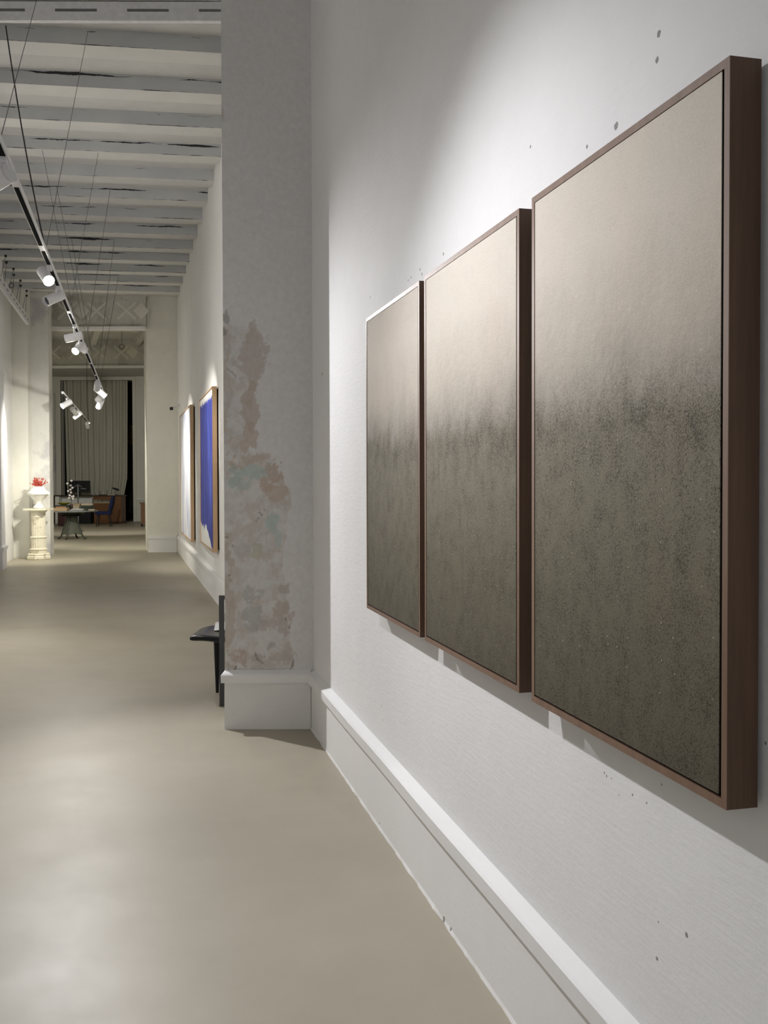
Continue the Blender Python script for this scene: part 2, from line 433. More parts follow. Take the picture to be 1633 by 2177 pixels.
# the pier between the two bays, peeled front face
PX0 = -.9625; PX1 = -.30; PY0 = 5.86; PY1 = 6.28
def pier():
    px = lambda x: 476 + (x - PX0) / (664 - 476) * (188 * 188 / .532) / 188 * 1.0
    k = 353.0
    bm = bmesh.new(); nx, nz = 120, 560
    x1 = -.42; z1 = 4.6
    lay = bm.verts.layers.float_color.new('Col')
    def bnd(v):
        P = [(0, 470), (690, 474), (700, 545), (760, 560), (830, 548), (900, 528), (945, 532), (970, 560), (1010, 605), (1050, 618), (1100, 612), (1200, 606), (1300, 612), (1400, 622), (1428, 620), (1440, 470), (1600, 470)]
        for (a, b), (c, d) in zip(P[:-1], P[1:]):
            if a <= v <= c: return b + (d - b) * (v - a) / max(1, c - a)
        return 470
    W0 = Vector((.70, .69, .685))
    blobs = [  # u, v, ru, rv, colour, noise threshold shift
        (540, 760, 26, 60, (.50, .43, .385), .10), (535, 860, 14, 50, (.47, .39, .33), .15), (530, 925, 16, 28, (.48, .38, .31), .1),
        (548, 975, 22, 14, (.52, .44, .37), .05), (507, 985, 18, 16, (.50, .38, .28), -.02), (575, 1015, 24, 28, (.47, .34, .26), .0), (590, 1045, 18, 22, (.50, .39, .30), .0),
        (497, 1012, 12, 22, (.38, .50, .46), .10), (535, 1002, 26, 15, (.42, .54, .50), .06), (520, 1030, 20, 14, (.45, .54, .50), .0), (583, 1110, 12, 22, (.42, .55, .51), .15), (588, 1150, 10, 18, (.46, .55, .52), .0),
        (545, 1170, 10, 24, (.50, .47, .36), .05), (520, 1160, 16, 20, (.50, .49, .48), .0), (600, 1255, 12, 14, (.46, .41, .38), .1),
        (533, 1270, 22, 18, (.44, .44, .43), .06), (538, 1315, 24, 24, (.43, .44, .43), .10), (598, 1320, 18, 34, (.48, .41, .37), .02), (570, 1330, 16, 18, (.50, .44, .41), .0),
        (576, 1375, 12, 7, (.38, .41, .38), .1), (508, 1405, 16, 24, (.47, .35, .28), -.02), (545, 1400, 14, 16, (.46, .40, .37), -.03), (600, 1403, 26, 12, (.50, .45, .42), .0),
        (484, 1280, 10, 130, (.50, .42, .355), .14), (483, 840, 7, 120, (.53, .48, .43), .06), (500, 940, 22, 14, (.56, .50, .45), .1), (480, 675, 6, 12, (.30, .29, .28), .0), (478, 705, 5, 9, (.26, .25, .24), .1)]
    specks = [(493, 1161, 2.2), (480, 1143, 2.5), (560, 1398, 2), (488, 1236, 2.2), (486, 1224, 2.5), (555, 1095, 2), (548, 1102, 2), (551, 1090, 1.8), (544, 1108, 1.8), (562, 1085, 1.6), (606, 1318, 2.2), (613, 1336, 3)]
    cracks = [((498, 1419), (490, 1434), 1.6), ((620, 1408), (619, 1418), 2.4), ((619, 1418), (608, 1436), 1.4), ((484, 783), (502, 800), 1.2), ((540, 1390), (545, 1404), 1.8), ((545, 1404), (556, 1412), 1.6)]
    vs = []
    for j in range(nz + 1):
        row = []
        for i in range(nx + 1):
            x = PX0 + (x1 - PX0) * i / nx; z = z1 * j / nz
            u = 476 + (x - PX0) * k; v = 1022 + (1.5 - z) * k
            q = Vector((u * .02, v * .02, 3.1))
            w1 = noise.noise(q) * 14 + noise.noise(q * 3.1) * 7 + noise.noise(q * 9) * 3.5
            w2 = noise.noise(q + Vector((9, 4, 1))) * 14 + noise.noise(q * 3.1 + Vector((2, 7, 1))) * 7 + noise.noise(q * 8 + Vector((2, 7, 5))) * 4
            c = W0.copy(); dep = 0
            uu = u + w1; vv = v + w2
            d = bnd(v + w2 * .6) - uu
            if d > 0:
                t = min(1, d / 3)
                f = noise.fractal(q * 1.6, .9, 2.1, 5)
                pc = Vector((.63, .61, .585)) + Vector((.05, .052, .055)) * f
                f2 = noise.fractal(q * 2.4 + Vector((5, 5, 5)), .8, 2.1, 5)
                if f2 > .18: pc = pc.lerp(Vector((.56, .51, .47)), min(1, (f2 - .18) * 5) * .7)
                if f2 < -.22: pc = pc.lerp(Vector((.66, .66, .65)), min(1, (-.22 - f2) * 6) * .8)
                if f2 > .16 and f2 < .185: pc *= .86
                c = c.lerp(pc, t); dep = .0035 * t
            for (bu, bv, ru, rv, bc, sh) in blobs:
                e = ((uu - bu) / ru) ** 2 + ((vv - bv) / rv) ** 2
                if e < 2.2:
                    f = 1.0 - e + sh * 2 + noise.fractal(q * 4 + Vector((bu, 0, 0)), .7, 2.2, 4) * 1.1
                    if f > 0: c = c.lerp(Vector(bc), min(1, f * 4) * .62); dep = max(dep, .003 * min(1, f * 4))
            for (cu, cv, cr) in specks:
                if (u - cu) ** 2 + (v - cv) ** 2 < cr * cr: c = c.lerp(Vector((.12, .11, .10)), .6)
            for (a_, b_, wd) in cracks:
                ab = (b_[0] - a_[0], b_[1] - a_[1]); l2 = ab[0] ** 2 + ab[1] ** 2
                tt = max(0, min(1, ((u + w1 * .12 - a_[0]) * ab[0] + (v - a_[1]) * ab[1]) / l2))
                if (u + w1 * .12 - a_[0] - tt * ab[0]) ** 2 + (v - a_[1] - tt * ab[1]) ** 2 < wd * wd: c = c.lerp(Vector((.20, .17, .15)), .6); dep += .002
            # wash of pigeon-grey on the upper part
            g = noise.noise(Vector((u * .006, v * .004, 7)))
            c = c * (1 + .03 * g)
            edge = min(1, i / 2)
            vt = bm.verts.new((x, PY0 + (dep + (noise.noise(q * 2.0) * .0022)) * edge, z))
            vt[lay] = (c.x, c.y, c.z, 1)
            row.append(vt)
        vs.append(row)
    for j in range(nz):
        for i in range(nx):
            bm.faces.new((vs[j][i], vs[j][i + 1], vs[j + 1][i + 1], vs[j + 1][i]))
    # body
    def q4(a, b, c_, d):
        vv = []
        for p in (a, b, c_, d):
            t = bm.verts.new(p); t[lay] = (.70, .69, .685, 1); vv.append(t)
        bm.faces.new(vv)
    q4((PX0, PY1, 0), (PX0, PY0, 0), (PX0, PY0, ZC), (PX0, PY1, ZC))
    q4((x1, PY0, 0), (PX1, PY0, 0), (PX1, PY0, ZC), (x1, PY0, ZC))
    q4((PX0, PY0, z1), (x1, PY0, z1), (x1, PY0, ZC), (PX0, PY0, ZC))
    q4((PX1, PY1, 0), (PX0, PY1, 0), (PX0, PY1, ZC), (PX1, PY1, ZC))
    q4((PX1, PY0, 0), (PX1, PY1, 0), (PX1, PY1, ZC), (PX1, PY0, ZC))
    me = bpy.data.meshes.new('wall_pier'); bm.to_mesh(me); bm.free()
    me.materials.append(MATS['peeled plaster'])
    me.polygons.foreach_set('use_smooth', [True] * len(me.polygons))
    try: me.set_sharp_from_angle(angle=math.radians(35))
    except Exception: pass
    o = bpy.data.objects.new('wall_pier', me); COL.objects.link(o)
    st(o, 'projecting wall pier with peeled pink and teal plaster')
pier()

# baseboards -------------------------------------------------------------
PROF_PL = [(0, 0), (.022, 0), (.0215, .012), (.019, .285), (0, .285)]
PROF_TR = [(0, .284), (.043, .284), (.044, .330), (.036, .338), (.0, .356)]
def base_run(name, fn, s0, s1, nseg=1, pl='baseboard paint', zs=1.0, jag=0):
    """fn(s,t,z) -> point ; plinth and the ledge trim on top of it"""
    for nm, prof, mt in ((name, PROF_PL, pl), (name.replace('baseboard', 'trim'), PROF_TR, 'trim paint')):
        bm = bmesh.new(); rings = []
        ns = nseg
        for i in range(ns + 1):
            s = s0 + (s1 - s0) * i / ns
            ring = []
            for k, (t, z) in enumerate(prof):
                tt = t
                if t > 0 and nm == name and jag:
                    tt = t + (noise.noise(Vector((s * 9, 0, 0))) * .004 + noise.noise(Vector((s * 40, 3, 0))) * .003) * (1 if z == 0 else 0) * jag + (.004 * jag if z == 0 else 0)
                if t > 0.03: tt = t + noise.noise(Vector((s * 1.3, 5, z * 3))) * .0025
                ring.append(bm.verts.new(fn(s, tt, z * zs)))
            rings.append(ring)
        n = len(prof)
        for a, b in zip(rings[:-1], rings[1:]):
            for k in range(n):
                bm.faces.new((a[k], a[(k + 1) % n], b[(k + 1) % n], b[k]))
        bm.faces.new(rings[0]); bm.faces.new(rings[-1][::-1])
        mb = MB(); mb.bm.free(); mb.bm = bm
        st(mb.build(nm, mt))
base_run('baseboard_right_near', W, -4.2, 6.02, 500, jag=1)
base_run('baseboard_right_far', WF, 6.75, 21.0, 40, jag=.5)
def pier_fn(s, t, z):   # path round the pier: front face then left return
    return None
def path_run(name, path, mt_pl='baseboard paint', zs=1.0):
    """path: list of (point, outward 2D mitre vector)"""
    for nm, prof, mt in ((name, PROF_PL, mt_pl), (name.replace('baseboard', 'trim'), PROF_TR, 'trim paint')):
        bm = bmesh.new(); rings = []
        for (p, o) in path:
            rings.append([bm.verts.new(Vector((p[0] + o[0] * t, p[1] + o[1] * t, z * zs))) for (t, z) in prof])
        n = len(prof)
        for a, b in zip(rings[:-1], rings[1:]):
            for k in range(n): bm.faces.new((a[k], a[(k + 1) % n], b[(k + 1) % n], b[k]))
        bm.faces.new(rings[0]); bm.faces.new(rings[-1][::-1])
        mb = MB(); mb.bm.free(); mb.bm = bm
        st(mb.build(nm, mt))
path_run('baseboard_pier', [((-.445, PY0), (0, -1)), ((PX0 + .012, PY0), (-.75, -1)), ((PX0 + .012, PY1), (-.75, 0))], 'white plaster')
base_run('baseboard_left', lambda s, t, z: LW(s) + Vector((t, t * .25, z)), -4.2, 16.0, 30)

# end wall of the first bay ------------------------------------------------
YB = 19.6
a0 = atY(8, 1000, 18.9).x
o = MB().bb((-9.0, 18.95, 0), (atY(62, 1100, 18.95).x, 19.5, ZC)).build('wall_end_left', 'warm plaster'); st(o, 'cream return wall behind the marble pedestal')
pxl0 = atY(60, 1100, 19.1).x; pxl1 = atY(106, 1100, 19.1).x
SK = lambda x, y0, y: x - .27 * (y - y0)
st(MB().prism([(pxl0, 19.12, 0), (pxl1, 19.12, 0), (SK(pxl1, 19.12, 20.1), 20.1, 0), (SK(pxl0, 19.12, 20.1), 20.1, 0)], (0, 0, ZC)).build('wall_pier_left', 'stained plaster'), 'blotchy grey pier left of the far opening')
pr0 = atY(313, 1100, 20.35).x; pr1 = -4.2
st(MB().prism([(pr0, 20.4, 0), (-3.9, 20.4, 0), (-3.9, 21.0, 0), (pr0 - .16, 21.0, 0)], (0, 0, ZC)).build('wall_pier_right', 'warm plaster'), 'plain cream pier right of the far opening')
path_run('baseboard_pier_right', [((-4.35, 20.4), (0, -1)), ((pr0 + .05, 20.4), (-1, -1)), ((pr0 + .05, 21.0), (-1, 0))], 'baseboard paint', 1.0)
# left pilaster nearer than the end wall
lp = atY(3, 1100, 16.3)
st(MB().prism([(lp.x - .8, 16.3, 0), (lp.x, 16.3, 0), (lp.x - .17, 16.9, 0), (lp.x - .8, 16.9, 0)], (0, 0, ZC)).build('wall_pilaster', 'near wall plaster'), 'white pilaster at the left edge')
path_run('baseboard_pilaster', [((lp.x - .8, 16.3), (0, -1)), ((lp.x, 16.3), (1, -1)), ((lp.x - .17, 16.9), (1, 0))], 'baseboard paint', 1.15)

# headers with lattice relief
def header(name, Y, zb, x0, x1, th=.35, label=None):
    o = MB().bb((x0, Y, zb), (x1, Y + th, ZC)).build(name, 'frieze plaster'); st(o, label)
    w = .62; n = int((x1 - x0) / w)
    m = MB(); hz = (ZC - zb); cz = zb + hz * .52
    for i in range(n):
        cx = x0 + .34 + i * w
        for sgn in (-1, 1):
            r = Matrix.Rotation(sgn * math.radians(42), 3, 'Y')
            m.box((cx, Y - .004 - .002 * sgn, cz), (.52, .02, .05), r)
        if i % 2 == 0: m.box((cx + w / 2, Y - .01, cz), (.24, .03, .24), Matrix.Rotation(PI / 4, 3, 'Y'))
    m.build('lattice_relief', 'frieze relief', o)
    MB().bb((x0, Y - .07, zb - .05), (x1, Y + .02, zb + .02)).build('edge_moulding', 'trim paint', o)
    return o
hz1 = atY(200, 697, 20.3).z
header('trim_1', 20.3, hz1, pxl1 - .35, pr0 + .02, .5, 'painted header beam with lattice relief over the opening')
rw = lambda Y: .13 - .2505 * Y
Y2 = 26.6
hz2 = atY(200, 779, Y2).z
header('trim_2', Y2, hz2, -11.2, rw(Y2) + .05, .35, 'second header beam with lattice relief deeper in the building')
# rear rooms
vwall('wall_rear_right', 'warm plaster', (rw(21.0), 21.0), (rw(26.95), 26.95), .5)
vwall('wall_rear_right_far', 'warm plaster', (rw(26.95) + .45, 26.95), (rw(36.3) + .45, 36.3), .4)
vwall('wall_rear_left', 'warm plaster', (-3.6 - .2505 * 36.3, 36.3), (-3.6 - .2505 * 19.5, 19.5), .4)
YW = 35.9
wx0 = atY(130, 950, YW).x; wx1 = atY(283, 950, YW).x; wz = atY(200, 808, YW).z
m = MB(); m.bb((-13.2, YW, 0), (wx0, YW + .4, ZC)); m.bb((wx1, YW, 0), (rw(YW) + .5, YW + .4, ZC)); m.bb((wx0, YW, wz), (wx1, YW + .4, ZC))
st(m.build('wall_back', 'warm plaster'), 'far cream wall with tall curtained opening')
# pilaster + casing on the far wall
st(MB().bb((atY(104, 950, YW).x, YW - .12, 0), (atY(119, 950, YW).x, YW, hz2 + .1)).build('wall_back_pilaster', 'stained plaster'))
m = MB()
m.bb((wx0 - .12, YW - .05, 0), (wx0, YW + .05, wz + .12)); m.bb((wx1, YW - .05, 0), (wx1 + .12, YW + .05, wz + .12)); m.bb((wx0, YW - .045, wz), (wx1, YW + .05, wz + .115))
st(m.build('trim_3', 'warm plaster'), 'plain casing of the curtained opening')
zt = atY(290, 1061, YW).z
st(MB().bb((wx1 + .12, YW - .06, zt - .05), (rw(YW) + .44, YW + .02, zt + .03)).build('trim_4', 'trim paint'))
# dark room behind the curtain
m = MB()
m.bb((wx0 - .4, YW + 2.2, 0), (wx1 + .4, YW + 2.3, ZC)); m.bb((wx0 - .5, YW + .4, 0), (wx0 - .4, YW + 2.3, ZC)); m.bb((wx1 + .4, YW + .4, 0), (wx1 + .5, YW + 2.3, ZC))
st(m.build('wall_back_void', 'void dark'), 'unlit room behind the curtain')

# joists
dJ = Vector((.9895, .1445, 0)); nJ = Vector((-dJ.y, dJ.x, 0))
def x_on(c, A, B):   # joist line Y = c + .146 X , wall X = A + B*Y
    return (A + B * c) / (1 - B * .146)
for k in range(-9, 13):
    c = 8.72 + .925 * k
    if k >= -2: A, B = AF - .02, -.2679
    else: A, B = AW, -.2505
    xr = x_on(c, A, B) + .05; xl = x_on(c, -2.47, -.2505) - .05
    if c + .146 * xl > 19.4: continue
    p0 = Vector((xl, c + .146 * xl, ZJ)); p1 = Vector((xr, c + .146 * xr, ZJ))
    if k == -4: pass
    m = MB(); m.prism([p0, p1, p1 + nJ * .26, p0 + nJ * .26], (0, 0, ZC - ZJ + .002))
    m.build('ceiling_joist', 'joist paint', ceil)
# depthwise beams in the second room
for i, x in enumerate((-12.2, -11.0, -9.8, -8.6, -7.4, -6.2, -5.2)):
    a = Vector((x + 2.6, 20.85, ZJ - .02)); b = Vector((x + .6, 26.6, ZJ - .02)); d = Vector((.16, 0, 0))
    MB().prism([a, a + d, b + d, b], (0, 0, ZC - ZJ + .03)).build('ceiling_joist', 'joist paint', ceil)

# slotted steel channels under the ceiling
def channel(label, p0, p1, h, nslot, slotlen, w=.05, nside=1):
    p0 = Vector(p0); p1 = Vector(p1); L = (p1 - p0).length
    t = thing('slotted_channel', label, 'ceiling channel', p0, math.atan2(p1.y - p0.y, p1.x - p0.x))
    m = MB()
    m.bb((0, -.004, 0), (L, .004, h)); m.bb((0, 0, 0), (L, w, .008)); m.bb((0, 0, h - .008), (L, w, h))
    m.build('channel_body', 'white metal', t)
    for i in range(nslot):
        x = L * (i + .5) / nslot
        MB().bb((x - slotlen / 2, -.0065 * nside, h * .46), (x + slotlen / 2, -.003 * nside, h * .60)).build('slot', 'slot grey', t)
    return t
yb = 7.56
cl = LW(7.6).x + .08; 
channel('white slotted steel channel running across under the nearest joist', (cl, yb, 5.05), (-.98, yb + .04, 5.065), .14, 6, .32)
q0 = LW(9.0) + Vector((.36, 0, 0)); q1 = LW(18.8) + Vector((.36, 0, 0))
ch = channel('white slotted steel channel running high along the left wall', (q0.x, q0.y, 4.50), (q1.x, q1.y, 4.50), .14, 24, .20)
for i in range(8):
    x = 6.4 + i * .48
    MB().cyl((x, .03, .14), (x, -.05 + .05 * (i % 2), .5), .004, n=5).build('hanging_rod', 'wire', ch)
    MB().sph((x, -.05 + .05 * (i % 2), .5), .022).build('hanging_stud', 'black rubber', ch)
# black crack seen behind the channel
def ring(u, v, Y, R, label):
    p = atY(u, v, Y); bm = bmesh.new(); n, k = 24, 6
    vv = []
    for i in range(n):
        a = 2 * PI * i / n
        vv.append([bm.verts.new(((R + .008 * math.cos(2 * PI * j / k)) * math.cos(a), .008 * math.sin(2 * PI * j / k), (R + .008 * math.cos(2 * PI * j / k)) * math.sin(a) - R)) for j in range(k)])
    for i in range(n):
        for j in range(k): bm.faces.new((vv[i][j], vv[(i + 1) % n][j], vv[(i + 1) % n][(j + 1) % k], vv[i][(j + 1) % k]))
    mb = MB(); mb.bm.free(); mb.bm = bm
    mb.cyl((0, 0, -.005), (0, 0, max(.02, (ZJ - p.z - R))), .006, n=6)
    o = mb.build('ceiling_ring', 'wire', smooth=True, loc=(p.x, p.y, p.z + R)); tag(o, label, 'ring')
ring(24, 607, 18.2, .045, 'small iron ring hanging from the ceiling near the left wall')
ring(259, 737, 24.0, .06, 'small iron ring hanging from the ceiling of the rear room')

# ------------------------------------------------------------------ three sand pictures
def sand_picture(s0, s1, z0, z1, label):
    w = s1 - s0; h = z1 - z0; d = .058; gap = .012; fw = .015
    t = thing('framed_picture', label, 'picture', W(s0, 0, z0), ANG_R, 'three tall sand pictures in walnut frames')
    m = MB()
    m.bb((0, gap, 0), (fw, gap + d, h)); m.bb((w - fw, gap, 0), (w, gap + d, h))
    m.bb((fw, gap, 0), (w - fw, gap + d, fw)); m.bb((fw, gap, h - fw), (w - fw, gap + d, h))
    m.build('frame', 'walnut', t)
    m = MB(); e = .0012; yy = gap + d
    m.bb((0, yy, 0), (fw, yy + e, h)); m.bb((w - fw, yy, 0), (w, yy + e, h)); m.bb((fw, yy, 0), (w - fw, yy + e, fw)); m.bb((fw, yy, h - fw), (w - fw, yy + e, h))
    m.build('lit_front_face', 'walnut lit', t)  # thin facing whose paler colour stands in for lamp light
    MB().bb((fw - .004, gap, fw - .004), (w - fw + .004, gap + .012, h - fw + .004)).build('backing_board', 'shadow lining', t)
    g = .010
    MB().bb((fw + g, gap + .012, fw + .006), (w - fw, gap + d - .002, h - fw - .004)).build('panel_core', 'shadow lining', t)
    MB().bb((fw + g, gap + d - .002, fw + .004), (w - fw, gap + d - .0006, h - fw - .0008)).build('sand_panel', 'sanded panel', t)
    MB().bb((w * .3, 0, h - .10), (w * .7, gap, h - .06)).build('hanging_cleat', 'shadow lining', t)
    return t
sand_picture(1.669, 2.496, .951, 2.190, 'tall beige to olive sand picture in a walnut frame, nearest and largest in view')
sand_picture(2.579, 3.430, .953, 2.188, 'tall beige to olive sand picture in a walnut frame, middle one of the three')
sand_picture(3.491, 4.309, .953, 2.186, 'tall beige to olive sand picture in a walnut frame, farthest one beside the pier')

# ------------------------------------------------------------------ two tall pictures on the far wall
def oak_picture(ul, ur, vt, vb, label, mat, name='framed_painting'):
    """ur: px of the near right front edge, vt/vb its top and bottom; ul the far edge"""
    tf = .075
    a = hit_wall(ur, vt, AF, nF, tf); b = hit_wall(ur, vb, AF, nF, tf); c = hit_wall(ul, (vt + vb) / 2, AF, nF, tf)
    o0 = Vector((AF, 0, 0)); s0 = (a - o0).dot(dF); s1 = (c - o0).dot(dF)
    w = s1 - s0; h = a.z - b.z
    t = thing(name, label, 'picture', WF(s0, 0, b.z), ANG_F)
    fw = .014
    m = MB()
    m.bb((0, .02, 0), (fw, tf, h)); m.bb((w - fw, .02, 0), (w, tf, h)); m.bb((fw, .02, 0), (w - fw, tf, fw)); m.bb((fw, .02, h - fw), (w - fw, tf, h))
    m.build('frame', 'oak', t)
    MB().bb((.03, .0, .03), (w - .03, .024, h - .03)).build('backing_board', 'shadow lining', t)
    cv = MB().bb((0, .022, 0), (w - 2 * fw - .012, tf - .010, h - 2 * fw - .012)).build('canvas', mat, t, loc=(fw + .006, 0, fw + .006))
    print('oak', w, h, b.z, s0, s1)
    return t
oak_picture(424.5, 451, 821, 1173, 'tall picture brushed in deep blue, in a light oak frame', 'blue paint')
oak_picture(383, 404, 860, 1150, 'tall pale picture with lilac brush strokes, in a light oak frame', 'pale brushwork')

# security camera
p = atY(366, 868, 19.6)
t = thing('security_camera', 'small white security camera with black lens high on the far right wall', 'camera', p)
MB().cyl((.0, .06, 0), (.0, -.06, -.01), .035, n=14).build('camera_body', 'white metal', t, smooth=True)
MB().cyl((0, -.058, -.01), (0, -.075, -.012), .036, n=14).build('camera_lens', 'black rubber', t, smooth=True)
wallx = AF - .2679 * 19.6
MB().cyl((0, .03, .02), (wallx - p.x, .03, .05), .010, n=8).cyl((wallx - p.x - .03, .03, .05), (wallx - p.x + .01, .03, .05), .04, n=12).build('wall_bracket', 'white metal', t)

# ------------------------------------------------------------------ track lighting
ZT = 3.05
def TR(Y, a=-.64): return Vector((a - .2505 * Y, Y, ZT))
def track(Y0, Y1, a, label, rise=0):
    p0 = TR(Y0, a); p1 = TR(Y1, a); L = (p1 - p0).length
    t = thing('lighting_track', label, 'track light', p0, math.atan2(p1.y - p0.y, p1.x - p0.x))
    MB().bb((0, -.018, 0), (L, .018, .034)).build('rail', 'white metal', t)
    # open conductor slots along the underside
    s = 0; i = 0
    while s < L - .2:
        l = 1.35 if i % 3 else .95
        MB().bb((s + .05, -.012, -.004), (min(L, s + l), .012, .004)).build('conductor_slot', 'black slot', t)
        s += l + .12; i += 1
    MB().bb((-.02, -.02, -.002), (.0, .02, .036)).build('end_cap', 'white metal', t)
    MB().bb((L, -.02, -.002), (L + .02, .02, .036)).build('end_cap', 'white metal', t)
    t2 = t.matrix_basis.inverted()
    return t, t2
t1, inv1 = track(.2, 16.9, -.64, 'long white lighting track hung on wires down the middle of the room')
t2, inv2 = track(17.3, 26.3, -1.36, 'short white lighting track hung in the rear opening')
def wire_to(tr, inv, u1, v1, u2, v2, r=.0022, mat='wire', nm='suspension_wire', a=-.64, zc=ZJ, sag=0):
    # lower end on the track at the depth where pixel row v2 meets track height
    rr = ray(u2, v2); Y = (ZT + .034 - H) / (rr.z / rr.y); lo = TR(Y, a) + Vector((0, 0, .034))
    rr = ray(u1, v1); k = (zc - H) / rr.z; hi = Vector((0, 0, H)) + rr * k
    n = 1 if not sag else 10
    pts = []
    for i in range(n + 1):
        f = i / n
        q = hi.lerp(lo, f); q.z -= sag * 4 * f * (1 - f)
        pts.append(inv @ q)
    MB().tube(pts, r, 5).build(nm, mat, tr)
wire_to(t1, inv1, 96, -70, 10, 300, .0020)
wire_to(t1, inv1, 187, 66, 108, 535, .0020)
wire_to(t1, inv1, 90, 319, 165, 690, .0024)
wire_to(t1, inv1, 209, 325, 152, 660, .0024)
wire_to(t1, inv1, 120, 394, 196, 765, .0028)
wire_to(t1, inv1, 235, 398, 184, 740, .0028)
wire_to(t1, inv1, 152, 507, 208, 790, .0032)
wire_to(t1, inv1, 243, 512, 212, 800, .0032)
wire_to(t1, inv1, 252, 587, 218, 815, .0036)
wire_to(t1, inv1, 12, 55, 110, 540, .0055, 'black rubber', 'power_cable', sag=.10)
wire_to(t1, inv1, -10, 210, 12, 304, .0020)
# rear wire
lo = TR(26.0, -1.36) + Vector((0, 0, .034)); hi = Vector((lo.x - .12, 26.95, ZC))
lo = TR(26.2, -1.36) + Vector((0, 0, .034)); hi = Vector((lo.x - .05, 26.25, hz2 + .3))
MB().tube([inv2 @ lo, inv2 @ (lo.lerp(hi, .3) + Vector((-.04, 0, 0))), inv2 @ hi], .006, 5).build('power_cable', 'black rubber', t2)

def spot(Y, aim, label, a=-.64, lit=None, energy=0, size=60, blend=.6, col=(1, .93, .84), L=.165, R=.040, drop=.10, side=0.0, group='white track spotlights', rad=.025):
    base = TR(Y, a)
    t = thing('track_spotlight', label, 'spotlight', base, 0, group)
    MB().box((0, 0, -.017), (.032, .12, .024), Matrix.Rotation(math.atan(.2505), 3, 'Z'), bev=.003).build('track_adaptor', 'white metal', t)
    piv = Vector((side, 0, -drop))
    d = (Vector(aim) - (base + piv)).normalized()
    MB().cyl((side * .4, 0, -.02), piv, .009, n=8).build('swivel_stem', 'white metal', t, smooth=True)
    a_ = piv - d * L * .45; b_ = piv + d * L * .55
    m = MB(); m.cyl(a_, b_ - d * .0, R, n=24, caps=False)
    m.cyl(a_ - d * .002, a_ + d * .004, R, n=24)
    # inner throat
    m.cyl(b_, b_ - d * .030, R * .999, R * .80, n=24, caps=False)
    m.build('lamp_body', 'white metal', t, smooth=True)
    MB().cyl(b_ - d * .034, b_ - d * .024, R * .84, n=24).build('lens', 'lit lens' if lit else 'glass lens', t)
    if energy:
        ld = bpy.data.lights.new('lamp', 'SPOT'); ld.energy = energy; ld.spot_size = math.radians(size); ld.spot_blend = blend
        ld.color = col; ld.shadow_soft_size = rad
        lo = bpy.data.objects.new('lamp', ld); COL.objects.link(lo); lo.parent = t
        lo.location = b_ + d * (rad + .004)
        lo.rotation_euler = d.to_track_quat('-Z', 'Y').to_euler()
    return t

WARM = (1.0, .965, .865); NEUT = (.985, .975, 1.0)
spot(2.62, W(2.75, 0, 1.2), 'white track spotlight washing the three sand pictures, nearest to the viewer', lit=1, energy=96, size=100, blend=1.0, col=NEUT)
spot(4.72, (-5.5, 6.2, 1.6), 'white track spotlight at the left edge, its cylinder turned away', energy=75, size=110, blend=.9, col=NEUT, R=.045, side=-.03)
spot(7.05, (.0, 3.9, .3), 'lit white track spotlight shining toward the near wall', lit=1, energy=310, size=84, blend=1.0, col=NEUT, side=-.03, drop=.07)
spot(7.80, (-4.8, 5.0, 1.2), 'unlit white track spotlight with its dark lens turned to the viewer', side=-.03, drop=.09)
spot(9.7, (-5.0, 9.6, 2.5), 'white track spotlight hanging left, just behind the dark lensed one', energy=480, size=105, blend=.9, col=(1, .97, .92), drop=.12)
spot(10.5, (-4.6, 6.2, .2), 'glaring white track spotlight in the middle of the track', lit=1, energy=210, size=110, blend=1.0, col=(1, .97, .92), drop=.12)
spot(10.9, WF(13.2, 0, 1.9), 'small bright white track spotlight beside the glaring one', energy=170, size=62, blend=.7, col=WARM, drop=.06, L=.12)
spot(14.9, (-6.3, 20.2, 1.0), 'upper left of the four white spotlights at the far end of the track', energy=45, size=85, blend=.9, col=WARM, L=.20, R=.05, drop=.10)
spot(15.9, WF(17.3, 0, 1.7), 'white spotlight pointing right at the far end of the track', energy=190, size=95, blend=1.0, col=WARM, L=.21, R=.05, drop=.10)
spot(16.62, (-7.3, 19.0, 1.2), 'lower left of the four white spotlights at the far end of the track', energy=150, size=90, blend=.9, col=WARM, L=.21, R=.05, drop=.12, side=-.02)
spot(16.86, (-6.45, 18.7, .7), 'lowest of the four white spotlights at the far end of the track', energy=170, size=75, blend=.9, col=(1, .97, .82), L=.21, R=.05, drop=.2, side=-.03)
A2 = -1.36
spot(18.3, (-8.6, 15.5, .8), 'lit white spotlight at the near end of the rear track, lens facing left', a=A2, lit=1, energy=200, size=80, blend=.8, col=WARM, R=.055, L=.2)
spot(20.3, (-5.6, 24.0, .5), 'white spotlight second along the rear track', a=A2, energy=230, size=110, blend=.8, col=WARM, R=.05, L=.2)
spot(21.5, (-10.5, 22.5, .5), 'white spotlight third along the rear track, tilted down left', a=A2, energy=200, size=110, blend=.8, col=WARM, R=.05, L=.2)
spot(25.4, (-8.9, 31.5, .3), 'white spotlight at the far end of the rear track', a=A2, energy=300, size=110, blend=.8, col=WARM, R=.05, L=.2)

